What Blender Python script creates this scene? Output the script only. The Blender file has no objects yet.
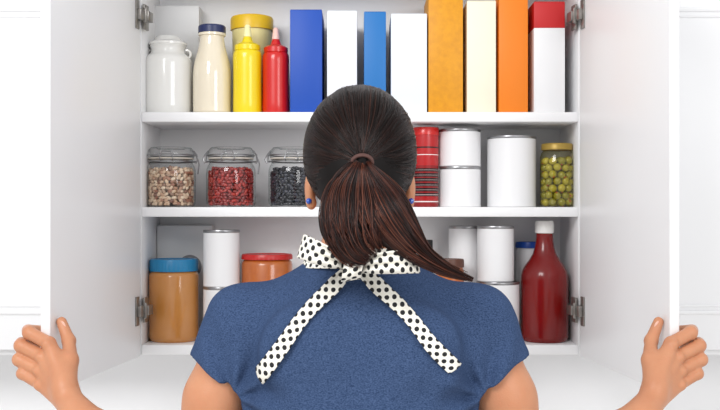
import bpy, bmesh, math, random
import numpy as np
from mathutils import Vector, Matrix
from mathutils.bvhtree import BVHTree
random.seed(7); rng=np.random.default_rng(7)
C=bpy.context.scene.collection
SC=bpy.context.scene
SC.view_settings.view_transform='Standard'
PI=math.pi
ZC=1.5      # camera height
D=2.1       # camera distance to shelf fronts
def U(Y): return (D+Y)/1008.0
def PX(x,Y): return (x-360)*U(Y)
def PZ(y,Y): return (212-y)*U(Y)           # relative to ZC
# ---------------------------------------------------------------- materials
def lin(h):
    h=h.lstrip('#'); v=[int(h[i:i+2],16)/255 for i in (0,2,4)]
    return tuple([(c/12.92 if c<=.04045 else ((c+.055)/1.055)**2.4) for c in v]+[1])
def mat(name,col,rough=.5,var=.05,scale=30,bump=0,bscale=200,metal=0,coat=0,sss=0,col2=None,ramp=None,spec=None):
    m=bpy.data.materials.new(name); m.use_nodes=True; nt=m.node_tree; n=nt.nodes; l=nt.links
    b=n['Principled BSDF']; c=lin(col) if isinstance(col,str) else col
    c2=lin(col2) if col2 else tuple([max(0,x*(1-var*2)) for x in c[:3]]+[1])
    tc=n.new('ShaderNodeTexCoord'); no=n.new('ShaderNodeTexNoise'); no.inputs['Scale'].default_value=scale
    no.inputs['Detail'].default_value=4
    l.new(tc.outputs['Object'],no.inputs['Vector'])
    mx=n.new('ShaderNodeMix'); mx.data_type='RGBA'; mx.inputs[6].default_value=c; mx.inputs[7].default_value=c2
    l.new(no.outputs['Fac'],mx.inputs[0]); l.new(mx.outputs[2],b.inputs['Base Color'])
    b.inputs['Roughness'].default_value=rough; b.inputs['Metallic'].default_value=metal
    if coat: b.inputs['Coat Weight'].default_value=coat; b.inputs['Coat Roughness'].default_value=.08
    if spec is not None: b.inputs['Specular IOR Level'].default_value=spec
    if sss:
        b.inputs['Subsurface Weight'].default_value=sss; b.inputs['Subsurface Radius'].default_value=(1,.35,.2)
        b.inputs['Subsurface Scale'].default_value=.008
    if bump:
        nb=n.new('ShaderNodeTexNoise'); nb.inputs['Scale'].default_value=bscale; l.new(tc.outputs['Object'],nb.inputs['Vector'])
        bp=n.new('ShaderNodeBump'); bp.inputs['Strength'].default_value=bump; bp.inputs['Distance'].default_value=.002
        l.new(nb.outputs['Fac'],bp.inputs['Height']); l.new(bp.outputs['Normal'],b.inputs['Normal'])
    return m
def mat_island(name,stops,rough=.5,coat=0,spec=.5,obj_random=False):
    m=bpy.data.materials.new(name); m.use_nodes=True; nt=m.node_tree; n=nt.nodes; l=nt.links
    b=n['Principled BSDF']; r=n.new('ShaderNodeValToRGB')
    if obj_random: src=n.new('ShaderNodeObjectInfo').outputs['Random']
    else: src=n.new('ShaderNodeNewGeometry').outputs['Random Per Island']
    cr=r.color_ramp
    while len(cr.elements)<len(stops): cr.elements.new(.5)
    for e,(p,c) in zip(cr.elements,stops): e.position=p; e.color=lin(c)
    l.new(src,r.inputs[0]); l.new(r.outputs[0],b.inputs['Base Color'])
    b.inputs['Roughness'].default_value=rough; b.inputs['Specular IOR Level'].default_value=spec
    if coat: b.inputs['Coat Weight'].default_value=coat
    return m
def mat_glass(name,tint='#ffffff',edge='#b4bcbc',base=.045):
    m=bpy.data.materials.new(name); m.use_nodes=True; nt=m.node_tree; n=nt.nodes; l=nt.links
    n.remove(n['Principled BSDF']); out=n['Material Output']
    t=n.new('ShaderNodeBsdfTransparent')
    g=n.new('ShaderNodeBsdfGlossy'); g.inputs['Roughness'].default_value=.05
    f=n.new('ShaderNodeLayerWeight'); f.inputs[0].default_value=.5
    p=n.new('ShaderNodeMath'); p.operation='POWER'; p.inputs[1].default_value=3
    a=n.new('ShaderNodeMath'); a.operation='MULTIPLY_ADD'; a.inputs[1].default_value=.45; a.inputs[2].default_value=base
    tm=n.new('ShaderNodeMix'); tm.data_type='RGBA'; tm.inputs[6].default_value=lin(tint); tm.inputs[7].default_value=lin(edge)
    mx=n.new('ShaderNodeMixShader'); l.new(f.outputs['Facing'],p.inputs[0]); l.new(p.outputs[0],a.inputs[0]); l.new(a.outputs[0],mx.inputs[0])
    l.new(p.outputs[0],tm.inputs[0]); l.new(tm.outputs[2],t.inputs[0])
    l.new(t.outputs[0],mx.inputs[1]); l.new(g.outputs[0],mx.inputs[2]); l.new(mx.outputs[0],out.inputs[0])
    return m
def mat_dots():
    m=bpy.data.materials.new('polka_dot_cloth'); m.use_nodes=True; nt=m.node_tree; n=nt.nodes; l=nt.links
    b=n['Principled BSDF']; b.inputs['Roughness'].default_value=.8
    uv=n.new('ShaderNodeUVMap'); sc=n.new('ShaderNodeVectorMath'); sc.operation='SCALE'; sc.inputs['Scale'].default_value=1/.0142
    l.new(uv.outputs[0],sc.inputs[0]); outs=[]
    for off in (0,.5):
        ad=n.new('ShaderNodeVectorMath'); ad.operation='ADD'; ad.inputs[1].default_value=(off,off,0); l.new(sc.outputs[0],ad.inputs[0])
        fr=n.new('ShaderNodeVectorMath'); fr.operation='FRACTION'; l.new(ad.outputs[0],fr.inputs[0])
        su=n.new('ShaderNodeVectorMath'); su.operation='SUBTRACT'; su.inputs[1].default_value=(.5,.5,0); l.new(fr.outputs[0],su.inputs[0])
        ln=n.new('ShaderNodeVectorMath'); ln.operation='LENGTH'; l.new(su.outputs[0],ln.inputs[0])
        lt=n.new('ShaderNodeMath'); lt.operation='LESS_THAN'; lt.inputs[1].default_value=.225; l.new(ln.outputs['Value'],lt.inputs[0]); outs.append(lt)
    mx=n.new('ShaderNodeMath'); mx.operation='MAXIMUM'; l.new(outs[0].outputs[0],mx.inputs[0]); l.new(outs[1].outputs[0],mx.inputs[1])
    cm=n.new('ShaderNodeMix'); cm.data_type='RGBA'; cm.inputs[6].default_value=lin('#f1ede2'); cm.inputs[7].default_value=lin('#17171a')
    l.new(mx.outputs[0],cm.inputs[0]); l.new(cm.outputs[2],b.inputs['Base Color'])
    return m
def mat_shirt():
    m=mat('heather_blue_jersey','#2b3c5a',.95,scale=760,col2='#4a5d80',bump=.08,bscale=900,spec=.06)
    nt=m.node_tree; n=nt.nodes; l=nt.links
    mp=n.new('ShaderNodeMapping'); mp.inputs['Scale'].default_value=(.55,1,1)
    tc=[x for x in n if x.type=='TEX_COORD'][0]; no=[x for x in n if x.type=='TEX_NOISE'][0]
    l.new(tc.outputs['Object'],mp.inputs[0]); l.new(mp.outputs[0],no.inputs['Vector'])
    no.inputs['Detail'].default_value=2
    rp=n.new('ShaderNodeMapRange'); rp.inputs[1].default_value=.3; rp.inputs[2].default_value=.7
    mx=[x for x in n if x.type=='MIX'][0]
    l.new(no.outputs['Fac'],rp.inputs[0]); l.new(rp.outputs[0],mx.inputs[0])
    return m
def mat_bands(name,stops,rough=.3):
    m=bpy.data.materials.new(name); m.use_nodes=True; nt=m.node_tree; n=nt.nodes; l=nt.links
    b=n['Principled BSDF']; b.inputs['Roughness'].default_value=rough
    tc=n.new('ShaderNodeTexCoord'); sp=n.new('ShaderNodeSeparateXYZ'); l.new(tc.outputs['Object'],sp.inputs[0])
    mr=n.new('ShaderNodeMath'); mr.operation='MULTIPLY'; mr.inputs[1].default_value=5.0; l.new(sp.outputs[2],mr.inputs[0])
    r=n.new('ShaderNodeValToRGB'); r.color_ramp.interpolation='CONSTANT'
    while len(r.color_ramp.elements)<len(stops): r.color_ramp.elements.new(.5)
    for e,(p,c) in zip(r.color_ramp.elements,stops): e.position=p*5; e.color=lin(c)
    l.new(mr.outputs[0],r.inputs[0]); l.new(r.outputs[0],b.inputs['Base Color'])
    return m
M={}
M['paint']=mat('white_cabinet_paint','#f0f0f1',.35,.01,5,spec=.4)
M['inside']=mat('cabinet_interior_white','#eeeeef',.5,.01,5)
M['wall']=mat('wall_paint','#f6f6f7',.8,.01,8,.05,150)
M['floor']=mat('floor_tile','#e4e1dc',.5,.03,6)
M['steel']=mat('brushed_steel','#a8a8aa',.3,.1,60,metal=.9)
M['hinge']=mat('hinge_steel','#a5a19c',.3,.25,90,metal=.7)
M['glass']=mat_glass('clear_glass')
M['skin']=mat('skin','#d09672',.42,.04,25,.2,350,sss=.12,col2='#bc7c5a',spec=.35)
M['nail']=mat('nail','#e4b29c',.2,.02)
M['shirt']=mat_shirt()
M['jeans']=mat('dark_denim','#222c40',.9,.2,300)
M['shoe']=mat('black_shoe','#151515',.4,.1)
M['hair']=mat_island('dark_hair',[(0,'#080403'),(.5,'#150906'),(.85,'#27120c'),(1,'#45251a')],.32,spec=.35)
M['scalp']=mat('hair_base','#0c0605',.6,.1,80,spec=.2)
M['tail']=mat_island('brown_hair',[(0,'#0f0605'),(.4,'#25100c'),(.75,'#442118'),(1,'#71402e')],.32,spec=.4)
M['elastic']=mat('hair_elastic','#5a3a34',.7,.1,200,.3)
M['dots']=mat_dots()
M['blue_gem']=mat('blue_gem','#1f55c0',.1,.05,coat=1)
M['eye']=mat('eye_white','#efefef',.2,.02); M['lip']=mat('lip','#b8606a',.4,.05)
M['ceramic']=mat('white_ceramic','#e9e8e4',.15,.01,coat=.6)
M['milk']=mat('milk_in_glass','#eadfc8',.12,.01,coat=.8)
M['navy']=mat('navy_cap','#26305c',.35,.05)
M['mustard']=mat('mustard_yellow_plastic','#ecd20a',.3,.02,coat=.3)
M['mustard_lid']=mat('lid_yellow_plastic','#e2b81a',.35,.03)
M['pale_yellow']=mat('pale_yellow_plastic','#e9dc9a',.4,.03)
M['kred']=mat('red_plastic','#cc160f',.3,.03,coat=.3)
M['cream_cap']=mat('white_plastic','#f3f2ee',.35,.01)
M['ytip']=mat('pale_yellow_tip','#f2ecb0',.35,.01); M['rtip']=mat('pale_pink_tip','#eec4b8',.35,.01)
M['label']=mat('white_paper_label','#ebebec',.45,.01,20)
M['pb']=mat('peanut_butter','#cb8c48',.25,.06,25,coat=.7,col2='#bd7b38')
M['blue_lid']=mat('blue_lid','#1a80b2',.35,.04)
M['salsa']=mat('amber_sauce','#bf6a26',.3,.1,60,coat=.6,col2='#a04c18')
M['redlid']=mat('red_lid','#b81c19',.35,.04)
M['ketchup']=mat('ketchup_in_glass','#860c09',.25,.08,12,coat=.3,col2='#660504',spec=.35)
M['brownlid']=mat('brown_lid','#5a3324',.4,.05)
M['blacklid']=mat('black_lid','#1d1b1c',.4,.05)
M['bluecap']=mat('bright_blue_lid','#1a4fb0',.35,.04)
M['goldlid']=mat('gold_lid','#a98c3e',.4,.05,metal=.3)
M['gasket']=mat('rubber_gasket','#cfc6ba',.6,.05)
M['olive']=mat_island('green_olive_skin',[(0,'#7e7d1c'),(.5,'#9e982a'),(1,'#b8ac3a')],.22,coat=.6,obj_random=True)
M['pimento']=mat('pimento_red','#b04a24',.4,.05)
M['brine']=mat_glass('brine_glass','#fbf7d8','#b0aa6a',.05)
M['beans_mix']=mat_island('mixed_beans',[(0,'#ead6bc'),(.35,'#d3b496'),(.6,'#9a6650'),(.8,'#e0c6a8'),(1,'#6a3c30')],.35)
M['beans_red']=mat_island('red_beans',[(0,'#6c1412'),(.5,'#90201c'),(1,'#b0332b')],.3,coat=.2)
M['beans_black']=mat_island('black_beans',[(0,'#12131b'),(.6,'#1d2029'),(1,'#2c2f3c')],.35,coat=.2)
st=[(0,'#8e1518'),(.010,'#e9e4e2'),(.0125,'#a8191c')]
z=.022
while z<.080: st+= [(z,'#24090c'),(z+.0030,'#b9a8a5'),(z+.0038,'#24090c'),(z+.0075,'#8d1518')]; z+=.0105
st=st[:27]+[(.088,'#b31d20'),(.110,'#ece6e4'),(.1115,'#b31d20'),(.125,'#24090c'),(.128,'#b31d20')]
M['red_can']=mat_bands('red_canister_print',st)
for k,c in dict(box_blue='#0a4aae',box_white='#e9ebef',box_sky='#1670b8',box_white2='#e3e8ee',box_cream='#f0ead4',box_orange='#ec7f04',box_redtop='#c41c1f',box_grey='#dcdcdc').items():
    M[k]=mat(k,c,.5,.015,15)
M['box_amber']=mat('box_amber','#e8a000',.5,.05,90,col2='#c98200')
M['print_grey']=mat('grey_print','#8d8d90',.6,.05)
# ---------------------------------------------------------------- mesh helpers
def box(bm,x0,x1,y0,y1,z0,z1,bev=0,seg=2):
    r=bmesh.ops.create_cube(bm,size=1); vs=r['verts']
    for v in vs: v.co=Vector(((x0+x1)/2+v.co.x*(x1-x0),(y0+y1)/2+v.co.y*(y1-y0),(z0+z1)/2+v.co.z*(z1-z0)))
    if bev:
        es=list({e for v in vs for e in v.link_edges})
        bmesh.ops.bevel(bm,geom=es,offset=bev,segments=seg,affect='EDGES',profile=.5)
def lathe(bm,prof,cx=0,cy=0,z0=0,seg=48):
    rings=[]
    for r,z in prof:
        if r<1e-6: rings.append([bm.verts.new((cx,cy,z0+z))])
        else: rings.append([bm.verts.new((cx+r*math.cos(2*PI*i/seg),cy+r*math.sin(2*PI*i/seg),z0+z)) for i in range(seg)])
    for a,b in zip(rings,rings[1:]):
        for i in range(seg):
            j=(i+1)%seg
            if len(a)==1 and len(b)==1: continue
            if len(a)==1: bm.faces.new((a[0],b[i],b[j]))
            elif len(b)==1: bm.faces.new((a[i],a[j],b[0]))
            else: bm.faces.new((a[i],a[j],b[j],b[i]))
def tube(bm,pts,r,seg=8,closed=False):
    pts=[Vector(p) for p in pts]; n=len(pts); rings=[]; up=None
    for i,p in enumerate(pts):
        a=pts[(i-1)%n] if (closed or i>0) else p; b=pts[(i+1)%n] if (closed or i<n-1) else p
        t=(b-a).normalized()
        if up is None: up=t.orthogonal().normalized()
        up=(up-t*up.dot(t)).normalized(); w=t.cross(up)
        rr=r[i] if isinstance(r,(list,tuple)) else r
        rings.append([bm.verts.new(p+(up*math.cos(2*PI*k/seg)+w*math.sin(2*PI*k/seg))*rr) for k in range(seg)])
    m=n if closed else n-1
    for i in range(m):
        a=rings[i]; b=rings[(i+1)%n]
        off=0
        if closed and i==n-1:
            off=min(range(seg),key=lambda o:(a[0].co-b[o].co).length)
        for k in range(seg):
            bm.faces.new((a[k],a[(k+1)%seg],b[(k+1+off)%seg],b[(k+off)%seg]))
    if not closed:
        bm.faces.new(rings[0][::-1]); bm.faces.new(rings[-1])
def fin(bm,name,m,parent=None,loc=(0,0,0),smooth=True,ang=35,recalc=True):
    if recalc: bmesh.ops.recalc_face_normals(bm,faces=bm.faces)
    for f in bm.faces: f.smooth=smooth
    a=math.radians(ang)
    for e in bm.edges:
        if len(e.link_faces)==2 and e.calc_face_angle(0)>a: e.smooth=False
    me=bpy.data.meshes.new(name); bm.to_mesh(me); bm.free(); me.materials.append(m)
    o=bpy.data.objects.new(name,me); C.objects.link(o); o.location=loc
    if parent: o.parent=parent
    return o
def rawmesh(name,v,f,m,parent=None,loc=(0,0,0)):
    me=bpy.data.meshes.new(name); me.from_pydata(np.asarray(v).tolist(),[],np.asarray(f).tolist()); me.update()
    me.polygons.foreach_set('use_smooth',[True]*len(me.polygons)); me.materials.append(m)
    o=bpy.data.objects.new(name,me); C.objects.link(o); o.location=loc
    if parent: o.parent=parent
    return o
def tag(o,label,cat,group=None,kind=None):
    if label: o['label']=label
    if cat: o['category']=cat
    if group: o['group']=group
    if kind: o['kind']=kind
    return o
def thing(name,label,cat,loc=(0,0,0),group=None):
    o=bpy.data.objects.new(name,None); C.objects.link(o); o.location=loc; o.empty_display_size=.05
    return tag(o,label,cat,group)
# ---------------------------------------------------------------- room
bm=bmesh.new(); box(bm,-2,2,.205,.30,0,2.6); o=fin(bm,'wall_back',M['wall']); o['kind']='structure'
bm=bmesh.new(); box(bm,-2,2,-3.2,.30,-.05,0); o=fin(bm,'floor',M['floor']); o['kind']='structure'
# ---------------------------------------------------------------- cabinet
HX=.455; DEP=.20
zt,zm,zb=100/480,5/480,-133/480      # shelf tops relative to ZC
TH=.0205; ZTOP=.53; ZBOT=zb-TH
cab=thing('cabinet','white open wall cabinet with three full shelves and both doors swung wide','cabinet',(0,DEP,ZC+ZBOT))
def cbox(name,x0,x1,y0,y1,z0,z1,m,bev=.0012):
    bm=bmesh.new(); box(bm,x0,x1,y0-DEP,y1-DEP,z0-ZBOT,z1-ZBOT,bev); return fin(bm,name,m,cab)
cbox('side_panel',-HX-.018,-HX,.0,DEP,ZBOT,ZTOP,M['inside'])
cbox('side_panel',HX,HX+.018,.0,DEP,ZBOT,ZTOP,M['inside'])
cbox('back_panel',-HX,HX,DEP-.006,DEP,ZBOT,ZTOP,M['inside'],0)
cbox('top_panel',-HX,HX,0,DEP-.006,ZTOP-.018,ZTOP,M['inside'])
for z in (zt,zm,zb): cbox('shelf',-HX,HX,.0,DEP-.006,z-TH,z,M['paint'],.002)
def panel_path(w,z0,z1,sx,y,step=.028):
    P=[]
    def s(t): return t*t*(3-2*t)
    e=[(0.022+.04*t, step*s(t)) for t in np.linspace(0,1,8)]
    pts=[(0,0)]+e+[(w-a,b) for a,b in e[::-1]]+[(w,0)]
    low=[(a,z0+b) for a,b in pts]; high=[(a,z1-b) for a,b in pts[::-1]]
    return [(sx*a,y,b) for a,b in low+high]
def make_door(side):
    W=.45; s=side                       # local x runs from hinge along the door, inner face at y=0
    bm=bmesh.new(); box(bm,0 if s<0 else -W,W if s<0 else 0,-.017,0,0,ZTOP-ZBOT+.002,.0025,3)
    o=fin(bm,'door',M['paint'],cab)
    o.location=(s*(HX+.001),-.006-DEP,-.002)
    o.rotation_euler=(0,0,s*math.radians(96.4))
    bm=bmesh.new(); q=panel_path(.33,.10,ZTOP-ZBOT-.10,1 if s<0 else -1,-.0175)
    off=.06*(1 if s<0 else -1); tube(bm,[(a+off,b,c) for a,b,c in q],.004,8,True); fin(bm,'panel_moulding',M['paint'],o)
    for zc_ in ((212-16)/480-ZBOT,(212-309)/480-ZBOT):
        bm=bmesh.new(); k=1 if s<0 else -1
        def bx(x0,x1,*a,bev=.001):
            box(bm,min(k*x0,k*x1),max(k*x0,k*x1),*a,bev)
        bx(.014,.034,.0,.003,zc_-.030,zc_+.030)            # cup flange on door
        bx(.0,.030,.003,.012,zc_-.011,zc_+.011)            # arm
        bx(-.022,.006,.006,.020,zc_-.010,zc_+.010)         # arm going into cabinet
        bx(-.028,.000,.004,.009,zc_-.026,zc_+.026)         # mounting plate
        bx(.004,.012,.010,.017,zc_-.016,zc_+.016)
        fin(bm,'hinge',M['hinge'],o)
    return o
doorL=make_door(-1); doorR=make_door(1)
for s in (-1,1):
    c=thing('cabinet','closed white cabinet with a moulded panel door, %s of the open cabinet'%('left' if s<0 else 'right'),'cabinet',(s*.75,DEP,ZC+ZBOT),'closed neighbouring cabinets')
    bm=bmesh.new(); box(bm,-.274,.274,-DEP,0,0,ZTOP-ZBOT,.001); fin(bm,'body',M['paint'],c)
    bm=bmesh.new(); box(bm,-.215 if s>0 else -.25,.25 if s>0 else .215,-DEP-.018,-DEP-.0005,.012,ZTOP-ZBOT-.01,.003,3); d=fin(bm,'door',M['paint'],c)
    zl=(212-325)/480-ZBOT; zh=(212+2)/480-ZBOT
    bm=bmesh.new()
    for off,r in ((0,.005),(.014,.003)):
        q=panel_path(.38-2*off,zl+off,zh-off,1,-DEP-.0185)
        tube(bm,[(a-.16+off+(-.03 if s<0 else 0),b,cz) for a,b,cz in q],r,8,True)
    fin(bm,'panel_moulding',M['paint'],d)
    bm=bmesh.new(); lathe(bm,[(0,0),(.006,0),(.005,.012),(.014,.018),(.014,.024),(0,.027)],seg=24)
    kn=fin(bm,'knob',M['steel'],d); kn.rotation_euler=(PI/2,0,0); kn.location=(s*.235,-DEP-.018,.06)
# ---------------------------------------------------------------- shelf goods
def H(ytop,Y,zs): return PZ(ytop,Y)-zs
def at(px,Y,zs): return (PX(px,Y),Y,ZC+zs+.0003)
def part(bm_fn,name,m,parent,**k):
    bm=bmesh.new(); bm_fn(bm); return fin(bm,name,m,parent,**k)
# milk can
Y=.075; t=thing('milk_can','small white ceramic milk can with a flared rim at the shelf end','jug',at(168,Y,zt)); h=H(37,Y,zt)
def f(bm):
    R=.0515
    lathe(bm,[(0,0),(R*.95,0),(R*.99,.004),(R,.02),(R,.64*h),(R*.985,.69*h),(R*.94,.725*h),(R*.84,.755*h),(R*.75,.775*h),(R*.71,.795*h),(R*.70,.83*h),(R*.73,.86*h),(R*.76,.875*h),(R*.75,.89*h)])
part(f,'body',M['ceramic'],t)
R=.0515
part(lambda bm: lathe(bm,[(R*.6,.875*h),(R*.79,.888*h),(R*.79,.915*h),(R*.70,.93*h),(R*.58,.95*h),(R*.52,.985*h),(R*.46,h),(0,h)]),'lid',M['ceramic'],t)
for s in (-1,1):
    part(lambda bm: tube(bm,[(s*(.040+.009*math.sin(a)),0,h*.775-.009*math.cos(a)) for a in np.linspace(-.2,PI+.2,12)],.003,8),'handle',M['ceramic'],t)
def carton(px0,px1,ytop,Y0,Y1,zs,m,label,group=None,top=None,lean=0,name='box'):
    x0=PX(px0,Y0); x1=PX(px1,Y0); w=x1-x0; hh=H(ytop,Y0,zs)
    t=thing(name,label,'box',((x0+x1)/2,(Y0+Y1)/2,ZC+zs+.0003),group); d=(Y1-Y0)/2
    split=hh if not top else hh-top[1]
    part(lambda bm: box(bm,-w/2,w/2,-d,d,0,split,.0012),'carton_body',m,t)
    if top: part(lambda bm: box(bm,-w/2,w/2,-d,d,split,hh,.0012),'top_band',top[0],t)
    def fl(bm):
        box(bm,-w/2+.0008,w/2-.0008,-d+.0005,d-.0005,hh,hh+.0009,.0003,1)
        box(bm,-w/2+.0015,w/2-.0015,-d*.15,d-.001,hh+.0009,hh+.0016,.0003,1)
    part(fl,'top_flap',top[0] if top else m,t)
    part(lambda bm: box(bm,w/2-.006,w/2-.0004,d*.98,d+.0006,.004,split-.004,.0002,1),'glue_seam',m,t)
    t.rotation_euler=(0,0,lean)
    return t
carton(154,199,6,.135,.185,zt,M['box_grey'],'pale grey-white box standing behind the ceramic milk can')
# milk bottle
Y=.065; t=thing('milk_bottle','glass bottle full of cream-coloured milk with a navy cap','bottle',at(212,Y,zt)); h=H(26,Y,zt); R=19*U(Y)
part(lambda bm: lathe(bm,[(0,0),(R*.9,0),(R,.005),(R,.42*h),(R*.985,.50*h),(R*.92,.59*h),(R*.80,.68*h),(R*.70,.76*h),(R*.64,.84*h),(R*.64,.875*h),(R*.72,.885*h),(R*.72,.91*h),(R*.6,.925*h),(0,.925*h)]),'bottle_body',M['milk'],t)
part(lambda bm: lathe(bm,[(R*.66,.912*h),(R*.72,.915*h),(R*.72,.985*h),(R*.66,h),(0,h)]),'cap',M['navy'],t)
# yellow lidded tub
Y=.137; t=thing('tub','pale yellow tub with a wide yellow lid behind the squeeze bottles','tub',at(252,Y,zt)); h=H(17,Y,zt); R=.0475
part(lambda bm: lathe(bm,[(0,0),(R*.8,0),(R*.86,.01),(R*.92,.86*h),(0,.86*h)]),'tub_body',M['pale_yellow'],t)
part(lambda bm: lathe(bm,[(R*.93,.86*h),(R,.862*h),(R,.97*h),(R*.95,.99*h),(R*.8,h),(0,h*.995)]),'lid',M['mustard_lid'],t)
def squeeze(px,hw,ytop,m,tipm,label):
    Y=.055; t=thing('squeeze_bottle',label,'bottle',at(px,Y,zt),'squeeze condiment bottles'); h=H(ytop,Y,zt); R=hw*U(Y)
    part(lambda bm: lathe(bm,[(0,0),(R*.94,0),(R,.006),(R,.12*h),(R*.985,.26*h),(R*.985,.46*h),(R,.62*h),(R*.99,.67*h),(R*.92,.70*h),(R*.8,.715*h),(0,.72*h)]),'bottle_body',m,t)
    part(lambda bm: lathe(bm,[(R*.84,.708*h),(R*.90,.712*h),(R*.90,.765*h),(R*.72,.785*h),(R*.42,.80*h),(R*.34,.83*h),(R*.27,.865*h),(R*.24,.87*h),(0,.87*h)]),'nozzle',m,t)
    part(lambda bm: lathe(bm,[(R*.24,.86*h),(R*.30,.865*h),(R*.20,.985*h),(R*.12,h),(0,h)]),'tip_cap',tipm,t)
squeeze(247.5,14.4,25,M['mustard'],M['ytip'],'yellow mustard squeeze bottle with a pointed nozzle')
squeeze(275.8,13.3,28,M['kred'],M['rtip'],'red ketchup squeeze bottle with a pointed nozzle')
G='upright cartons on the top shelf'
carton(290,322,10,.022,.165,zt,M['box_blue'],'deep blue carton beside the red squeeze bottle',G)
carton(327,357,11,.022,.165,zt,M['box_white'],'narrow white carton between the two blue cartons',G)
carton(364,386,12,.022,.15,zt,M['box_sky'],'thin sky-blue carton, narrowest on the shelf',G)
carton(391,427,14,.022,.16,zt,M['box_white2'],'wide white carton between the sky-blue and amber cartons',G)
carton(428.5,463,-8,.022,.17,zt,M['box_amber'],'tall amber yellow carton, widest of the warm-coloured cartons',G)
carton(467,496,1,.022,.16,zt,M['box_cream'],'cream carton between the amber and orange cartons',G)
carton(499,528,-6,.022,.17,zt,M['box_orange'],'tall bright orange carton',G)
carton(534,565,2,.022,.15,zt,M['label'],'white carton with a red top band at the shelf end',G,top=(M['box_redtop'],26*U(.02)))
# clamp jars
def icos(sub):
    ico=bmesh.new(); bmesh.ops.create_icosphere(ico,subdivisions=sub,radius=1); a=np.array([v.co[:] for v in ico.verts]); b=np.array([[v.index for v in f.verts] for f in ico.faces]); ico.free(); return a,b
IV,IFc=icos(3)
def grains(name,R,z0,z1,size,m,loc,label,cat,group=None):
    vs=[];fs=[];pos=[]
    dz=size[1]*1.75; z=z0+size[1]; lay=0
    while z<z1:
        rr=R-size[2]*1.25; n=int(2*PI*rr/(size[0]*1.75))
        for j in range(n): pos.append((rr*random.uniform(.96,1.0),2*PI*(j+random.uniform(-.25,.25)+.5*(lay%2))/n,z+random.uniform(-.0012,.0012)))
        for j in range(int(n*.7)): pos.append((rr*random.uniform(.78,.88),random.uniform(0,2*PI),z+random.uniform(-.001,.001)))
        z+=dz; lay+=1
    for j in range(130): pos.append(((R-size[0])*math.sqrt(random.random()),random.uniform(0,2*PI),z1+random.uniform(-.002,.003)))
    for rr,a,z in pos:
        tilt=random.gauss(0,.7); S=IV*np.array(size)*random.uniform(.9,1.08)
        S=S.copy(); S[:,2]+=-.18*size[2]*(1-(S[:,0]/size[0])**2)
        ct,stn=math.cos(tilt),math.sin(tilt)
        tx=S[:,0]*ct-S[:,1]*stn; tz=S[:,0]*stn+S[:,1]*ct; tr=S[:,2]
        ca,sa=math.cos(a),math.sin(a)
        v=np.stack([(rr+tr)*ca-tx*sa,(rr+tr)*sa+tx*ca,z+tz],1)
        v[:,2]=np.maximum(v[:,2],z0)
        fs.append(IFc+len(vs)*len(IV)); vs.append(v)
    o=rawmesh(name,np.concatenate(vs),np.concatenate(fs),m,None,loc)
    return tag(o,label,cat,group,'stuff')
def clampjar(px,m,word,cat,hw=24.5):
    R=hw*U(.075); Y=.02+R; L=at(px,Y,zm); h=H(148,Y,zm)
    t=thing('clamp_jar','glass clamp-lid storage jar holding %s'%word,'jar',L,'glass clamp jars on the middle shelf')
    part(lambda bm: lathe(bm,[(0,.001),(R*.86,0),(R*.94,.003),(R*.985,.008),(R,.016),(R,.56*h),(R*.985,.63*h),(R*.94,.69*h),(R*.88,.73*h),(R*.85,.76*h),(R*.88,.78*h),(R*.88,.80*h),(R*.8,.80*h)]),'glass_body',M['glass'],t)
    part(lambda bm: lathe(bm,[(R*.80,.803*h),(R*.92,.803*h),(R*.92,.825*h),(R*.80,.825*h)]),'gasket',M['gasket'],t)
    part(lambda bm: lathe(bm,[(R*.8,.828*h),(R*.92,.828*h),(R*.94,.86*h),(R*.93,.92*h),(R*.89,.965*h),(R*.82,h),(R*.6,h),(R*.55,.975*h),(0,.97*h)]),'lid',M['glass'],t)
    def w(bm):
        tube(bm,[(R*.90*math.cos(a),R*.90*math.sin(a),.765*h) for a in np.linspace(0,2*PI,40)[:-1]],.0016,6,True)
        tube(bm,[(R*.955*math.cos(a),R*.955*math.sin(a),.87*h) for a in np.linspace(0,2*PI,40)[:-1]],.0016,6,True)
        for s in (-1,1):
            tube(bm,[(s*R*.90,-.008,.765*h),(s*R*1.06,-.010,.74*h),(s*R*1.12,-.010,.80*h),(s*R*1.03,-.008,.88*h),(s*R*.9,-.006,.95*h)],.0016,6)
            tube(bm,[(s*R*.90,.008,.765*h),(s*R*1.05,.010,.78*h),(s*R*1.02,.008,.88*h),(s*R*.9,.006,.95*h)],.0016,6)
        tube(bm,[(R*1.12,-.010,.80*h),(R*1.17,-.010,.72*h),(R*1.12,-.010,.55*h)],.0018,6)
        tube(bm,[(-.012,-R*.9,.765*h),(-.014,-R*1.03,.80*h),(-.010,-R*1.02,.92*h),(.010,-R*1.02,.92*h),(.014,-R*1.03,.80*h),(.012,-R*.9,.765*h)],.0014,6)
    part(w,'wire_clamp',M['steel'],t)
    grains('dried_beans',R*.965,.003,.62*h,(.0055,.0038,.0034),m,L,word+' filling the clamp jar','dried beans')
clampjar(171,M['beans_mix'],'mixed tan and brown beans','beans')
clampjar(231,M['beans_red'],'dark red kidney beans','beans')
clampjar(293,M['beans_black'],'black beans','beans')
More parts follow.
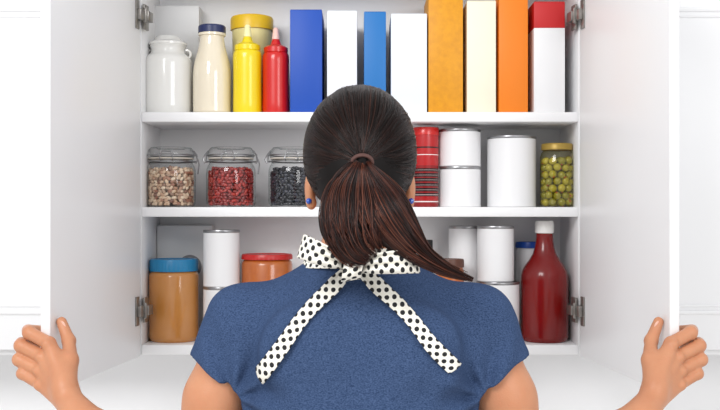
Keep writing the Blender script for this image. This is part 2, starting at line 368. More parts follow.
# cans
def can(px,hw,ytop,ybot_h,Y,z,m,label,group,name='can'):
    R=hw*U(Y); h=ybot_h
    t=thing(name,label,'can',(PX(px,Y),Y,ZC+z+.0003),group)
    part(lambda bm: lathe(bm,[(0,.001),(R*.97,0),(R*1.0,.002),(R*.985,.005),(R*.985,h*.985-.003),(0,h*.985-.003)]),'can_body',m,t)
    part(lambda bm: lathe(bm,[(R*.985,h-.006),(R,h-.005),(R*1.005,h-.002),(R*.99,h),(R*.95,h),(R*.93,h-.003),(R*.8,h-.0035),(R*.78,h-.0028),(0,h-.0028)]),'lid',M['steel'],t)
    return t
def stack(px,hw,ytop,ymid,Y,zs,lab,group):
    ztop=PZ(ytop,Y); zmid=PZ(ymid,Y)
    can(px,hw,0,zmid-zs-.0006,Y,zs,M['label'],'blank white can '+lab[0],group)
    can(px,hw,0,ztop-zmid,Y,zmid,M['label'],'blank white can '+lab[1],group)
stack(459.5,21.3,130,167,.075,zm,('at the bottom of the stack beside the red canister','on top of the stack beside the red canister'),'white cans on the middle shelf')
Y=.08; can(511.5,24.5,0,H(137,Y,zm),Y,zm,M['label'],'large wide white can beside the olive jar','white cans on the middle shelf')
# red canister
Y=.06; t=thing('canister','slim red canister with dark printed bands beside the white cans','canister',at(425.5,Y,zm)); h=H(128,Y,zm); R=13*U(Y)
part(lambda bm: lathe(bm,[(0,0),(R*.95,0),(R,.003),(R,.90*h),(0,.90*h)]),'canister_body',M['red_can'],t)
part(lambda bm: lathe(bm,[(R*.9,.90*h),(R*1.04,.902*h),(R*1.04,.975*h),(R*.98,h),(0,h)]),'cap',M['kred'],t)
# olive jar
Y=.065; L=at(557,Y,zm); t=thing('olive_jar','small glass jar of green olives with a gold lid','jar',L); h=H(144,Y,zm); R=16.8*U(Y)
part(lambda bm: lathe(bm,[(0,.001),(R*.92,0),(R,.005),(R,.78*h),(R*.93,.85*h),(R*.84,.88*h),(R*.84,.91*h)]),'glass_body',M['brine'],t)
part(lambda bm: lathe(bm,[(R*.86,.895*h),(R*.93,.90*h),(R*.93,.98*h),(R*.88,h),(0,h)]),'lid',M['goldlid'],t)
olive0=None; ro=.0084
for k in range(7):
    zz=.010+k*.0147
    for rr,nn,ph in [(R-ro-.0012,9,k*.35),(.009,3,k*.5)]:
        for j in range(nn):
            a=2*PI*j/nn+ph; p=(L[0]+rr*math.cos(a),L[1]+rr*math.sin(a),L[2]+zz+random.uniform(-.0012,.0012))
            if olive0 is None:
                bm=bmesh.new(); bmesh.ops.create_icosphere(bm,subdivisions=3,radius=ro)
                for v in bm.verts: v.co.x*=1.08
                o=fin(bm,'olive',M['olive']); olive0=o
                bm=bmesh.new(); bmesh.ops.create_icosphere(bm,subdivisions=2,radius=.0022); pim=fin(bm,'pimento',M['pimento'],o); pim.location=(ro*1.0,0,0)
            else:
                o=olive0.copy(); C.objects.link(o); c2=pim.copy(); c2.parent=o; C.objects.link(c2)
            o.location=p; o.rotation_euler=(random.uniform(0,6),random.uniform(0,6),random.uniform(0,6))
            tag(o,'green olive packed inside the gold-lidded jar','olive','green olives in the jar')
# lower shelf
def jar(px,hw,ytop,Y,m,lidm,label,lidf=.14,name='jar',zs=zb,lr=.97,cat='jar',glass=False):
    R=hw*U(Y); h=H(ytop,Y,zs); t=thing(name,label,cat,at(px,Y,zs))
    z1=1-lidf
    part(lambda bm: lathe(bm,[(0,.001),(R*.9,0),(R*.97,.004),(R,.012),(R,(z1-.06)*h),(R*.97,(z1-.03)*h),(R*.90,(z1-.01)*h),(R*.88,z1*h),(0,z1*h)]),'jar_body',m,t)
    def l(bm):
        lathe(bm,[(R*.9*lr,(z1-.004)*h),(R*lr,z1*h),(R*lr,.98*h),(R*lr*.96,h),(R*lr*.85,h),(R*lr*.83,h-.0015),(0,h-.0015)],seg=96)
        for v in bm.verts:
            rr=math.hypot(v.co.x,v.co.y)
            if rr>R*lr*.99 and int(round(math.atan2(v.co.y,v.co.x)/(2*PI/96)))%2: v.co.x*=.98; v.co.y*=.98
    part(l,'lid',lidm,t)
    return t
jar(174,24.8,259,.078,M['pb'],M['blue_lid'],'large jar of peanut butter with a blue lid',.145,'peanut_butter_jar')
jar(267,25.5,254,.085,M['salsa'],M['redlid'],'wide jar of amber sauce with a red lid beside stacked cans',.06,'sauce_jar',lr=1.0)
stack(221.5,18.3,230,286,.062,zb,('at the bottom of the stack beside the peanut butter','on top of the stack beside the peanut butter'),'white cans on the bottom shelf')
bx=carton(157,212,226,.152,.19,zb,M['box_grey'],'pale box with a grey ring print behind the peanut butter jar')
def ring(bm):
    lathe(bm,[(.020,0),(.026,0),(.026,.0008),(.020,.0008)],seg=40)
    bmesh.ops.rotate(bm,verts=bm.verts,cent=(0,0,0),matrix=Matrix.Rotation(PI/2,3,'X'))
rg=part(ring,'ring_print',M['print_grey'],bx); rg.location=(.012,-.019,.155)
jar(425,8,240,.13,M['blacklid'],M['blacklid'],'slim black-capped jar behind the ponytail',.12,'spice_jar')
jar(450,14,259,.05,M['salsa'],M['brownlid'],'small jar with a brown lid in front of the cans',.10,'small_jar',lr=1.0)
stack(466,17.5,226,284,.135,zb,('behind, at the bottom of the rear stack near the brown-lidded jar','behind, on top of the rear stack near the brown-lidded jar'),'white cans on the bottom shelf')
Y=.068; zmid=PZ(281,Y)
can(498,21.5,0,zmid-zb-.0006,Y,zb,M['label'],'wide white can under the narrower can beside the sauce bottle','white cans on the bottom shelf')
can(495.5,18.5,0,PZ(226,Y)-zmid,Y,zmid,M['label'],'white can standing on the wide can beside the sauce bottle','white cans on the bottom shelf')
jar(529,13,242,.152,M['label'],M['bluecap'],'tall white container with a bright blue lid behind the sauce bottle',.06,'container',lr=1.04,cat='container')
Y=.07; t=thing('sauce_bottle','glass bottle of dark red ketchup with a white cap','bottle',at(544.5,Y,zb)); h=H(221,Y,zb); R=23.4*U(Y)
part(lambda bm: lathe(bm,[(0,0),(R*.9,0),(R*.97,.004),(R,.012),(R,.51*h),(R*.99,.545*h),(R*.94,.585*h),(R*.80,.635*h),(R*.63,.68*h),(R*.50,.725*h),(R*.42,.775*h),(R*.37,.83*h),(R*.35,.88*h),(R*.35,.90*h),(0,.90*h)]),'bottle_body',M['ketchup'],t)
part(lambda bm: lathe(bm,[(R*.32,.893*h),(R*.40,.90*h),(R*.40,.98*h),(R*.36,h),(0,h)]),'cap',M['cream_cap'],t)
# ---------------------------------------------------------------- implicit surfaces
class Field:
    def __init__(s,lo,hi,h):
        s.lo=np.array(lo,float); s.h=h; s.n=np.ceil((np.array(hi)-s.lo)/h).astype(int)+1
        s.F=np.full(tuple(s.n),1.0,np.float32)
    def add(s,fn,lo,hi,k=.01,op='u'):
        m=k+3*s.h
        i0=np.clip(np.floor((np.array(lo)-m-s.lo)/s.h).astype(int),0,s.n); i1=np.clip(np.ceil((np.array(hi)+m-s.lo)/s.h).astype(int)+1,0,s.n)
        if (i1<=i0).any(): return
        ax=[(s.lo[a]+s.h*np.arange(i0[a],i1[a])).astype(np.float32) for a in range(3)]
        x=ax[0][:,None,None]; y=ax[1][None,:,None]; z=ax[2][None,None,:]
        sl=tuple(slice(i0[a],i1[a]) for a in range(3)); A=s.F[sl]; B=fn(x,y,z).astype(np.float32)
        if op=='u':
            hh=np.maximum(k-np.abs(A-B),0)/k; s.F[sl]=np.minimum(A,B)-hh*hh*k*.25
        else:
            B=-B; hh=np.maximum(k-np.abs(A-B),0)/k; s.F[sl]=np.maximum(A,B)+hh*hh*k*.25
    def cone(s,a,b,ra,rb,k=.01,clip=None,fy=1.0):
        a=np.array(a,float); b=np.array(b,float); ab=b-a; L=max((ab*ab).sum(),1e-9)
        def fn(x,y,z):
            t=np.clip(((x-a[0])*ab[0]+(y-a[1])*ab[1]+(z-a[2])*ab[2])/L,0,1)
            d=np.sqrt((x-a[0]-t*ab[0])**2+((y-a[1]-t*ab[1])/fy)**2+(z-a[2]-t*ab[2])**2)-(ra+(rb-ra)*t)
            if clip is not None: d=np.maximum(d,clip(x,y,z))
            return d
        r=max(ra,rb)*max(1,fy); s.add(fn,np.minimum(a,b)-r,np.maximum(a,b)+r,k)
    def ell(s,c,r,k=.01,clip=None,op='u'):
        def fn(x,y,z):
            k0=np.sqrt(((x-c[0])/r[0])**2+((y-c[1])/r[1])**2+((z-c[2])/r[2])**2)
            k1=np.sqrt(((x-c[0])/r[0]**2)**2+((y-c[1])/r[1]**2)**2+((z-c[2])/r[2]**2)**2)+1e-6
            d=k0*(k0-1)/k1
            if clip is not None: d=np.maximum(d,clip(x,y,z))
            return d
        s.add(fn,np.array(c)-np.array(r),np.array(c)+np.array(r),k,op)
    def loft(s,tab,z0,z1,k=.02,grow=0,xr=.3,p=2.3,cut=None):
        T=np.array(tab); T=T[T[:,0].argsort()]; zz=np.linspace(T[0,0]-.05,T[-1,0]+.05,400)
        cols=[]
        ker=np.exp(-np.linspace(-2,2,25)**2); ker/=ker.sum()
        for c in (1,2,3):
            v=np.interp(zz,T[:,0],T[:,c]); v=np.convolve(np.pad(v,12,'edge'),ker,'valid'); cols.append(v)
        def fn(x,y,z):
            a=np.interp(z,zz,cols[0])+grow; b=np.interp(z,zz,cols[1])+grow; cy=np.interp(z,zz,cols[2])
            q=(np.abs(x/a)**p+np.abs((y-cy)/b)**p)**(1/p)
            d=(q-1)*np.minimum(a,b)
            return np.maximum(np.maximum(d,z-z1),z0-z)
        s.add(fn,(-xr,-.9,z0),(xr,-.3,z1),k)
    def mesh(s):
        F=s.F; h=s.h; ins=F<0; nx,ny,nz=F.shape
        S=np.zeros((nx-1,ny-1,nz-1),np.int8)
        offs=[(a,b,c) for a in (0,1) for b in (0,1) for c in (0,1)]
        for a,b,c in offs: S+=ins[a:nx-1+a,b:ny-1+b,c:nz-1+c]
        act=(S>0)&(S<8); ijk=np.argwhere(act); idm=np.full(act.shape,-1,np.int32); idm[act]=np.arange(len(ijk))
        cv=np.stack([F[ijk[:,0]+a,ijk[:,1]+b,ijk[:,2]+c] for a,b,c in offs],1)
        acc=np.zeros((len(ijk),3)); cnt=np.zeros(len(ijk))
        for i in range(8):
            for j in range(i+1,8):
                oi=np.array(offs[i]); oj=np.array(offs[j])
                if np.abs(oi-oj).sum()!=1: continue
                va=cv[:,i]; vb=cv[:,j]; m=(va<0)!=(vb<0); t=np.zeros(len(va)); t[m]=va[m]/(va[m]-vb[m])
                acc[m]+=(oi+(oj-oi)*t[m,None]); cnt[m]+=1
        pos=s.lo+h*(ijk+acc/cnt[:,None])
        Q=[]
        for ax in range(3):
            u=(ax+1)%3; w=(ax+2)%3
            A=np.moveaxis(ins,[ax,u,w],[0,1,2]); I=np.moveaxis(idm,[ax,u,w],[0,1,2])
            lo=A[:-1,1:-1,1:-1]; hi=A[1:,1:-1,1:-1]; e=np.argwhere(lo!=hi)
            i,j,k=e[:,0],e[:,1]+1,e[:,2]+1
            q=np.stack([I[i,j-1,k-1],I[i,j,k-1],I[i,j,k],I[i,j-1,k]],1)
            fl=~lo[e[:,0],e[:,1],e[:,2]]; q[fl]=q[fl][:,::-1]; Q.append(q)
        return pos,np.concatenate(Q)
BASE=np.array([0,-.63,0.])
def field_obj(fl,name,m,parent,iters=2,zoff=ZC,base=BASE):
    v,q=fl.mesh(); v=v+np.array([0,0,zoff])-base
    if iters:
        e=np.concatenate([q[:,[0,1]],q[:,[1,2]],q[:,[2,3]],q[:,[3,0]]])
        for _ in range(iters):
            acc=np.zeros_like(v); cnt=np.zeros(len(v))
            for c in range(3):
                acc[:,c]=np.bincount(e[:,0],v[e[:,1],c],len(v))+np.bincount(e[:,1],v[e[:,0],c],len(v))
            cnt=np.bincount(e[:,0],minlength=len(v))+np.bincount(e[:,1],minlength=len(v))
            v=v*.5+.5*acc/cnt[:,None]
    return rawmesh(name,v,q,m,parent),v,q
person=thing('person','person seen from behind in a blue t-shirt, holding both cabinet doors open','person',tuple(BASE))
CY=-.635
# torso is kept a little slimmer than the shirt all round
tab=[(-.62,.165,.105,CY),(-.55,.168,.108,CY),(-.42,.140,.088,CY),(-.33,.146,.090,CY),(-.27,.150,.096,CY),(-.20,.150,.097,CY),(-.16,.146,.093,CY),(-.13,.125,.084,CY),(-.10,.095,.070,CY),(-.07,.066,.060,CY+.003),(-.035,.053,.055,CY+.008),(.03,.05,.053,CY+.012)]
SH=(.172,-.64,-.156); EL=(.248,-.635,-.405); WR=(.462,-.508,-.300)
fb=Field((-.61,-.80,-.62),(.61,-.34,.21),.0024)
fb.loft(tab,-.59,.035,.02)
fb.ell((0,-.622,.092),(.071,.088,.086),.02)
fb.ell((0,-.592,.018),(.052,.062,.058),.03)
fb.cone((0,-.548,-.022),(0,-.552,-.018),.016,.016,.03)
fb.cone((0,-.536,.068),(0,-.517,.036),.007,.012,.012)
for s in (-1,1):
    fb.ell((s*.010,-.524,.033),(.008,.009,.007),.006)
    fb.ell((s*.073,-.618,.034),(.0085,.017,.027),.006)
    fb.ell((s*.071,-.622,.012),(.007,.008,.009),.006)
    fb.ell((s*.030,-.533,.066),(.014,.012,.010),.008,op='s')
    fb.ell((s*.035,-.550,.02),(.022,.02,.02),.03)
    X=lambda p:(s*p[0],p[1],p[2])
    fb.cone(X((.080,-.64,-.130)),X(SH),.034,.040,.03)
    fb.cone(X(SH),X((.212,-.637,-.27)),.041,.0405,.02)
    fb.cone(X((.212,-.637,-.27)),X(EL),.0405,.034,.02)
    mid=tuple(np.array(EL)*.62+np.array(WR)*.38)
    W0=(.442,-.522,-.318)
    fb.cone(X(EL),X(mid),.035,.036,.02)
    fb.cone(X(mid),X(W0),.036,.0245,.02)
    fb.cone(X(W0),X((.466,-.500,-.292)),.0235,.022,.015)
    K=[(.504,-.466,-.213),(.5155,-.463,-.2345),(.5195,-.463,-.257),(.517,-.467,-.279)]
    Bp=[(.468,-.500,-.278),(.470,-.498,-.285),(.472,-.497,-.292),(.472,-.499,-.300)]
    for i in range(4): fb.cone(X(Bp[i]),X(K[i]),.0143,(.0118,.0116,.0110,.0106)[i],.006)
    fb.ell(X((.492,-.472,-.255)),(.020,.011,.032),.010)
    for i in range(4): fb.ell(X((K[i][0]+.001,K[i][1]-.0085,K[i][2])),(.0085,.0078,.0085),.004)
    Pp=[(.540,-.454,-.197),(.5545,-.451,-.2185),(.5575,-.451,-.2415),(.550,-.456,-.2635)]
    Mp=[(.551,-.426,-.197),(.563,-.422,-.2185),(.564,-.423,-.2415),(.558,-.430,-.2635)]
    Tp=[(.5385,-.403,-.199),(.5425,-.397,-.2205),(.5425,-.397,-.2435),(.5415,-.406,-.2650)]
    R=[(.0110,.0107,.0100,.0082),(.0114,.0111,.0103,.0084),(.0112,.0109,.0100,.0082),(.0102,.0098,.0090,.0072)]
    for i in range(4):
        r=R[i]
        fb.cone(X(K[i]),X(Pp[i]),r[0],r[1]-.0002,.002)
        fb.ell(X(Pp[i]),(r[1]+.0010,)*3,.002)
        fb.cone(X(Pp[i]),X(Mp[i]),r[1],r[2],.002)
        fb.cone(X(Mp[i]),X(Tp[i]),r[2]+.0003,r[3],.002)
    T0=(.470,-.496,-.276); T1=(.4685,-.470,-.240); T2=(.4795,-.440,-.212); T3=(.4945,-.430,-.182)
    fb.cone(X(T0),X(T1),.0185,.0134,.014)
    fb.cone(X(T1),X(T2),.0124,.0102,.006)
    fb.ell(X(T2),(.0114,.0114,.0108),.004)
    fb.cone(X(T2),X(T3),.0106,.0086,.003)
body,_,_=field_obj(fb,'body',M['skin'],person,1)
del fb
for s in (-1,1):
    bm=bmesh.new(); bmesh.ops.create_uvsphere(bm,u_segments=16,v_segments=10,radius=1)
    n=fin(bm,'thumbnail',M['nail'],body); n.scale=(.0055,.0022,.0082)
    n.location=Vector((s*.4895,-.4375,-.187+ZC))-Vector(BASE); n.rotation_euler=(math.radians(12),s*math.radians(25),s*math.radians(35))
    bm=bmesh.new(); bmesh.ops.create_uvsphere(bm,u_segments=24,v_segments=16,radius=.0125)
    n=fin(bm,'eye',M['eye'],body); n.location=Vector((s*.030,-.5475,.066+ZC))-Vector(BASE)
    bm=bmesh.new(); bmesh.ops.create_icosphere(bm,subdivisions=2,radius=.0045)
    n=fin(bm,'earring',M['blue_gem'],body,smooth=False); n.location=Vector((s*.0745,-.631,.016+ZC))-Vector(BASE); n['label']='blue stud earring'
bm=bmesh.new(); bmesh.ops.create_uvsphere(bm,u_segments=20,v_segments=10,radius=1); n=fin(bm,'lips',M['lip'],body); n.scale=(.021,.008,.007); n.location=Vector((0,-.533,.006+ZC))-Vector(BASE)
# shirt
fs=Field((-.32,-.84,-.62),(.32,-.44,-.03),.0028)
ts=[(-.62,.188,.13,CY),(-.55,.186,.128,CY),(-.42,.172,.118,CY),(-.33,.168,.115,CY),(-.27,.168,.116,CY),(-.20,.168,.113,CY),(-.16,.160,.104,CY),(-.13,.134,.093,CY),(-.10,.105,.079,CY),(-.08,.083,.069,CY+.002),(-.06,.068,.063,CY+.004),(-.03,.06,.06,CY+.008)]
fs.loft(ts,-.60,-.064,.02)
for s in (-1,1):
    X=lambda p:(s*p[0],p[1],p[2])
    fs.cone(X((.080,-.64,-.128)),X(SH),.0395,.0440,.03)
    nrm=(.50,0,-.866)
    clip=lambda x,y,z: (s*x-.239)*nrm[0]+(z+.210)*nrm[2]
    fs.cone(X(SH),X((.203,-.637,-.25)),.0440,.061,.034,clip=clip,fy=.86)
    fs.ell(X((.080,-.722,-.19)),(.055,.024,.06),.03)
x=(fs.lo[0]+fs.h*np.arange(fs.n[0]))[:,None,None]; y=(fs.lo[1]+fs.h*np.arange(fs.n[1]))[None,:,None]; z=(fs.lo[2]+fs.h*np.arange(fs.n[2]))[None,None,:]
disp=.005*np.exp(-(x/.028)**2)*np.exp(-((z+.25)/.12)**2)*(y<-.65)
for s in (-1,1):
    dx=s*x-.178; dz=z+.262; dist2=dx*dx+dz*dz; ph=np.arctan2(dz,-dx)
    disp=disp+.0046*np.sin(ph*8+.6*s)*np.exp(-dist2/.09**2)*np.minimum(1,dist2/.03**2)
    disp=disp+.0020*np.sin((s*x-.35*z)*150+s)*np.exp(-((s*x-.215)/.03)**2)*np.exp(-((z+.21)/.05)**2)
    disp=disp+.0018*np.sin((s*x*1.1-z)*75+2*s)*np.exp(-((s*x-.11)/.05)**2)*np.exp(-((z+.24)/.07)**2)
disp=disp+.0020*np.sin(z*70+np.sin(x*22+1)*2)*np.exp(-((z+.36)/.07)**2)
fs.F=(fs.F+disp.astype(np.float32)); del disp
shirt,sv,sq=field_obj(fs,'t_shirt',M['shirt'],person,2); shirt['label']='heather blue short-sleeved t-shirt'
bvh=BVHTree.FromPolygons([Vector(a) for a in (sv+BASE).tolist()],sq.tolist())
def back_y(x,zr):
    h=bvh.ray_cast(Vector((x,-1.3,zr+ZC)),Vector((0,1,0)))
    return h[0].y if h[0] is not None else None
# trousers and shoes
fj=Field((-.24,-.82,.03),(.24,-.46,1.02),.006)
fj.loft([(.80,.178,.118,CY),(.88,.182,.122,CY),(.95,.178,.118,CY),(1.0,.165,.112,CY)],.84,1.0,.03,.003)
for s in (-1,1):
    fj.cone((s*.092,-.635,.87),(s*.095,-.625,.50),.088,.062,.03); fj.cone((s*.095,-.625,.50),(s*.09,-.645,.09),.062,.048,.02)
field_obj(fj,'trousers',M['jeans'],person,1,0)
for s in (-1,1):
    fo=Field((s*.09-.07,-.75,-.01),(s*.09+.07,-.42,.12),.004); cl=lambda x,y,z: .001-z+0*x
    fo.cone((s*.09,-.675,.04),(s*.093,-.53,.028),.038,.042,.02,clip=cl); fo.cone((s*.09,-.645,.05),(s*.09,-.645,.08),.042,.04,.02,clip=cl)
    fo.cone((s*.093,-.53,.025),(s*.095,-.50,.022),.04,.03,.02,clip=cl)
    field_obj(fo,'shoe',M['shoe'],person,1,0)
# ---------------------------------------------------------------- hair
HCc=np.array([0,-.628,.086]); HR=np.array([.0825,.099,.0985])
fh=Field((-.11,-.76,-.04),(.11,-.50,.21),.003)
clip=lambda x,y,z: (y-(-.612+(z-.04)*.75))*.8
fh.ell(tuple(HCc),tuple(HR-.0045),.02,clip=clip)
fh.cone((0,-.672,.045),(0,-.668,.0),.054,.045,.03)
hair,_,_=field_obj(fh,'hair',M['scalp'],person,1)
def strands(paths,radii,seg=3):
    V=[];Fc=[];n=0
    for P,r in zip(paths,radii):
        P=np.asarray(P); m=len(P); T=np.gradient(P,axis=0); T/=np.linalg.norm(T,axis=1)[:,None]+1e-9
        ref=np.array([0.3,-1,.2]); A=np.cross(T,ref); A/=np.linalg.norm(A,axis=1)[:,None]+1e-9; Bn=np.cross(T,A)
        rr=r if hasattr(r,'__len__') else np.full(m,r)
        ring=np.stack([P+(A*math.cos(2*PI*k/seg)+Bn*math.sin(2*PI*k/seg))*np.asarray(rr)[:,None] for k in range(seg)],1).reshape(-1,3)
        V.append(ring)
        i=np.arange(m-1)[:,None]*seg; k=np.arange(seg)[None,:]; k2=(k+1)%seg
        Fc.append((np.stack([i+k,i+k2,i+seg+k2,i+seg+k],-1).reshape(-1,4))+n); n+=m*seg
    return np.concatenate(V),np.concatenate(Fc)
EL0=np.array([.003,-.738,.066])
d0=(EL0-HCc)/HR; d0/=np.linalg.norm(d0)
upv=np.array([0,0,1.])-d0*d0[2]; upv/=np.linalg.norm(upv); rt=np.cross(upv,d0)
paths=[];rad=[]
locks=sorted(random.uniform(-PI,PI) for _ in range(70)); lockh=[random.uniform(-.010,.010) for _ in locks]
for i in range(5600):
    ph=random.uniform(-PI,PI); c=(1+math.cos(ph))/2
    am=math.radians(58+ (112-58)*c**.8 + (14*math.sin(ph)**2))
    a0=am*random.uniform(.80,1.0)
    t=np.linspace(0,1,20); al=a0*(1-t); al=np.maximum(al,.10)
    li=min(range(len(locks)),key=lambda j:abs(locks[j]-ph)); dl=locks[li]-ph
    sw=random.gauss(0,.09)
    ph2=ph+dl*.3*t+sw*np.sin(t*PI)+.09*np.sin(ph*4)*np.sin(t*PI)+.02*np.sin(t*9+ph*6)
    dr=np.cos(ph2)[:,None]*upv+np.sin(ph2)[:,None]*rt
    u=np.cos(al)[:,None]*d0+np.sin(al)[:,None]*dr
    off=1-.003+random.uniform(-.006,.008)+(lockh[li]-abs(dl)*.12)*np.sin(t*PI)**.7*.8+.012*np.sin(t*PI)
    if i%30==0: off=off+.035*np.sin(t*PI)*random.random()      # stray fly-away hairs
    P=HCc+u*HR*np.asarray(off)[:,None]
    P[:,1]-=.006*np.maximum(0,t-.8)*5*t
    paths.append(P); rad.append(np.linspace(.00035,.0005,20)*random.uniform(.8,1.3))
v,q=strands(paths,rad); rawmesh('hair_strands',v+np.array([0,0,ZC])-BASE,q,M['hair'],hair)
def crv(vals,n):
    out=[]; vals=np.asarray(vals,float); N=len(vals)
    for t in np.linspace(0,1,n):
        f=t*(N-1); i=min(int(f),N-2); u=f-i
        p0=vals[max(i-1,0)];p1=vals[i];p2=vals[i+1];p3=vals[min(i+2,N-1)]
        out.append(.5*((2*p1)+(-p0+p2)*u+(2*p0-5*p1+4*p2-p3)*u*u+(-p0+3*p1-3*p2+p3)*u**3))
    return np.array(out)
paths=[];rad=[]
def tail(ctrl,count,thick,endr,r0=.00044,sxr=(-1,1),n=34,wave=.05):
    cp=np.array([(PX(a,c),c,PZ(b,c)) for a,b,c,w in ctrl]); cw=np.array([w*U(c) for a,b,c,w in ctrl])
    CP=crv(cp,n); CW=np.maximum(crv(cw,n),.0008); ts=np.linspace(0,1,n)
    TN=np.gradient(CP,axis=0); TN[:,1]=0; TN/=np.linalg.norm(TN,axis=1)[:,None]; NM=np.stack([TN[:,2],0*TN[:,0],-TN[:,0]],1)
    clumps=[(random.uniform(sxr[0],sxr[1]),random.uniform(0,6),random.uniform(3,7),random.uniform(-.002,.002)) for _ in range(50)]
    for i in range(count):
        a=random.uniform(0,2*PI); rr=math.sqrt(random.uniform(.3,1)); sx=rr*math.cos(a); sy=rr*math.sin(a)
        sx=sxr[0]+(sx+1)/2*(sxr[1]-sxr[0])
        cl=min(clumps,key=lambda c:abs(c[0]-sx)); pull=random.uniform(0,.35)
        end=random.uniform(endr,1.0); m=max(8,int(n*end))
        s_=sx+(cl[0]-sx)*pull*ts**1.3+wave*.7*np.sin(ts*cl[2]+cl[1])*np.minimum(1,ts*4)+random.gauss(0,.08)*np.sin(ts*PI*1.5)
        P=CP+NM*(CW*s_)[:,None]
        P[:,1]+=sy*np.minimum(CW*.62,thick)+cl[3]*np.minimum(1,ts*3)
        P=P[:m]; r=np.full(m,r0)*random.uniform(.75,1.35); r[-6:]*=np.linspace(1,.15,6)
        paths.append(P); rad.append(r)
tail([(362,163,-.742,8),(360,174,-.765,18),(359,190,-.785,30),(361,210,-.797,38),(364,228,-.803,39),(369,243,-.803,32),(379,255,-.80,18)],3600,.022,.76,wave=.08)
tail([(363,163,-.745,7),(370,180,-.775,15),(380,200,-.80,21),(393,222,-.812,22),(409,242,-.812,18),(427,258,-.805,11),(450,271,-.795,6),(477,281,-.782,1.5)],2000,.015,.62,wave=.10)
tail([(360,163,-.742,7),(347,180,-.772,12),(333,206,-.79,11),(333,230,-.80,12),(346,247,-.80,10),(372,257,-.80,6)],900,.014,.75,wave=.10)
tail([(364,170,-.76,5),(385,195,-.80,6),(404,225,-.815,5),(432,256,-.805,4),(470,275,-.79,3)],60,.006,.8,r0=.0004,wave=.3)
v,q=strands(paths,rad); rawmesh('ponytail',v+np.array([0,0,ZC])-BASE,q,M['tail'],person)['label']='glossy dark brown ponytail sweeping right'
# elastic
bm=bmesh.new(); c=Vector((.003,-.748,.066+ZC))-Vector(BASE)
ax=Vector((0,-1,-.45)).normalized(); u1=Vector((1,0,0)); u2_=ax.cross(u1)
for o_ in (-.0015,.0015):
    tube(bm,[c+ax*o_+u1*.0140*math.cos(a)+u2_*.0110*math.sin(a) for a in np.linspace(0,2*PI,32)[:-1]],.0021,8,True)
fin(bm,'hair_elastic',M['elastic'],person)
# ---------------------------------------------------------------- apron tie
tie=bpy.data.objects.new('apron_tie',None); C.objects.link(tie); tie.parent=person; tie['label']='white apron tie with black polka dots'
def ribbon(name,P,Wv,parent,across=12,curl=.0,snap=False,pleat=None):
    P=np.asarray(P,float); Wv=np.asarray(Wv,float); n=len(P)
    L=np.concatenate([[0],np.cumsum(np.linalg.norm(np.diff(P,axis=0),axis=1))])
    vs=[];uv=[]
    for i in range(n):
        wl=np.linalg.norm(Wv[i])
        for j in range(across+1):
            s=j/across-.5; p=P[i]+Wv[i]*s
            if snap:
                yy=back_y(p[0],p[2]); p=p.copy()
                if yy is not None: p[1]=yy-.0035-curl*(1-4*s*s)-.0042*abs(math.sin(L[i]*24+s*2.8))
                p[1]-=.003*math.cos(s*4*PI)*math.exp(-L[i]/.05)+.003*math.exp(-L[i]/.05)
            if pleat is not None: p=p+np.array([0,pleat[i]*math.cos(s*5*PI+.6+L[i]*12),0])
            vs.append(p); uv.append((s*wl+.0031,L[i]))
    fs_=[]
    for i in range(n-1):
        for j in range(across):
            a=i*(across+1)+j; fs_.append((a,a+1,a+across+2,a+across+1))
    o=rawmesh(name,np.array(vs)+np.array([0,0,ZC])-BASE,fs_,M['dots'],parent)
    ul=o.data.uv_layers.new(name='UVMap')
    for lp in o.data.loops: ul.data[lp.index].uv=uv[lp.vertex_index]
    so=o.modifiers.new('thick','SOLIDIFY'); so.thickness=.0014; so.offset=0
    return o
def pxp(x,y,Y): return (PX(x,Y),Y,PZ(y,Y))
for nm,pts in (('tail',[(349,270),(331,289),(304,316),(280,349),(257,380)]),('tail',[(358,268),(380,289),(409,316),(431,344),(456,370)])):
    P=crv([pxp(a,b,-.745) for a,b in pts],60); T=np.gradient(P,axis=0); T/=np.linalg.norm(T,axis=1)[:,None]
    tt_=np.linspace(0,1,60)
    W=np.stack([-T[:,2],0*T[:,0],T[:,0]],1)*(.0200+.0014*np.sin(tt_*9))[:,None]*(np.minimum(1,.55+tt_*2.2))[:,None]
    W=W+T*(.006*tt_**6)[:,None]
    ribbon(nm,P,W,tie,snap=True,curl=.001)
def loop(pts,ws,wdir,pl):
    P=crv([pxp(*p) for p in pts],44); tt_=np.linspace(0,1,44); w=np.interp(tt_,np.linspace(0,1,len(ws)),ws)
    W=np.array(wdir)[None,:]*w[:,None]
    return ribbon('loop',P,W,tie,pleat=pl*(np.abs(tt_-.5)*2)**.9+.0016)
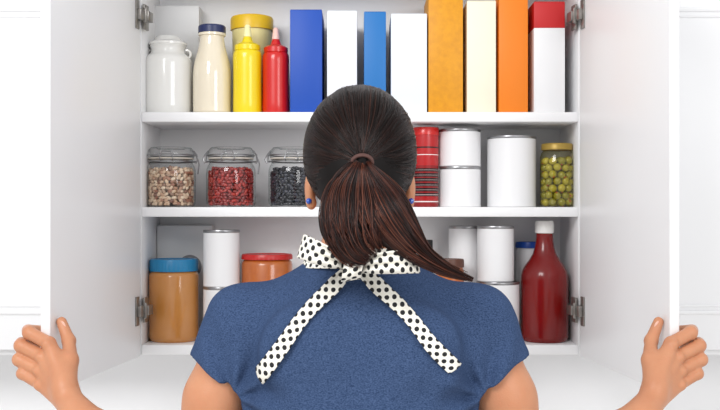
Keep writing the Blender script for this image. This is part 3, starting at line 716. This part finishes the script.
loop([(350,265,-.777),(333,259,-.801),(315,252,-.803),(301,246,-.779),(306,249,-.752),(328,257,-.752),(350,266,-.757)],[.013,.024,.030,.033,.030,.022,.014],(.28,.1,.95),.0045)
loop([(356,267,-.777),(376,264,-.810),(398,262,-.818),(418,261,-.789),(410,262,-.762),(380,264,-.757),(356,266,-.757)],[.014,.026,.030,.032,.030,.025,.015],(-.10,.1,.99),.0045)
P=[];W=[]
for a in np.linspace(0,2*PI,24):
    P.append(np.array(pxp(353,267,-.780))+np.array([.003*math.sin(a),.022*math.cos(a),.017*math.sin(a)])); W.append((.025,0,.004))
ribbon('knot',P,W,tie,pleat=np.full(24,.0018))
P=[];W=[]
for a in np.linspace(0,2*PI,60):
    y=-.632-.078*math.cos(a); P.append((.080*math.sin(a),y,-.068+.004*math.cos(a))); W.append((-.010*math.sin(a),.010*math.cos(a),.027))
ribbon('neck_strap',P,W,tie,pleat=np.full(60,.0012))
# ---------------------------------------------------------------- light and camera
w=bpy.data.worlds.new('World'); SC.world=w; w.use_nodes=True
w.node_tree.nodes['Background'].inputs[0].default_value=(.98,.985,1,1); w.node_tree.nodes['Background'].inputs[1].default_value=.84
def area(name,loc,tgt,size,e,col=(1,1,1)):
    l=bpy.data.lights.new(name,'AREA'); l.shape='RECTANGLE'; l.size=size[0]; l.size_y=size[1]; l.energy=e; l.color=col
    o=bpy.data.objects.new(name,l); C.objects.link(o); o.location=loc
    o.rotation_euler=(Vector(tgt)-Vector(loc)).to_track_quat('-Z','Y').to_euler(); return o
area('softbox_lamp',(-1.2,-2.8,2.9),(0,0,1.4),(1.2,1.0),52)
area('softbox_lamp',(1.5,-2.9,2.2),(0,0,1.4),(1.0,1.0),20)
cam=bpy.data.cameras.new('Camera'); co=bpy.data.objects.new('Camera',cam); C.objects.link(co)
co.location=(0,-D,ZC); co.rotation_euler=(PI/2,0,0); cam.sensor_width=36; cam.lens=50.4; cam.shift_y=7/720; cam.clip_start=.02
SC.camera=co
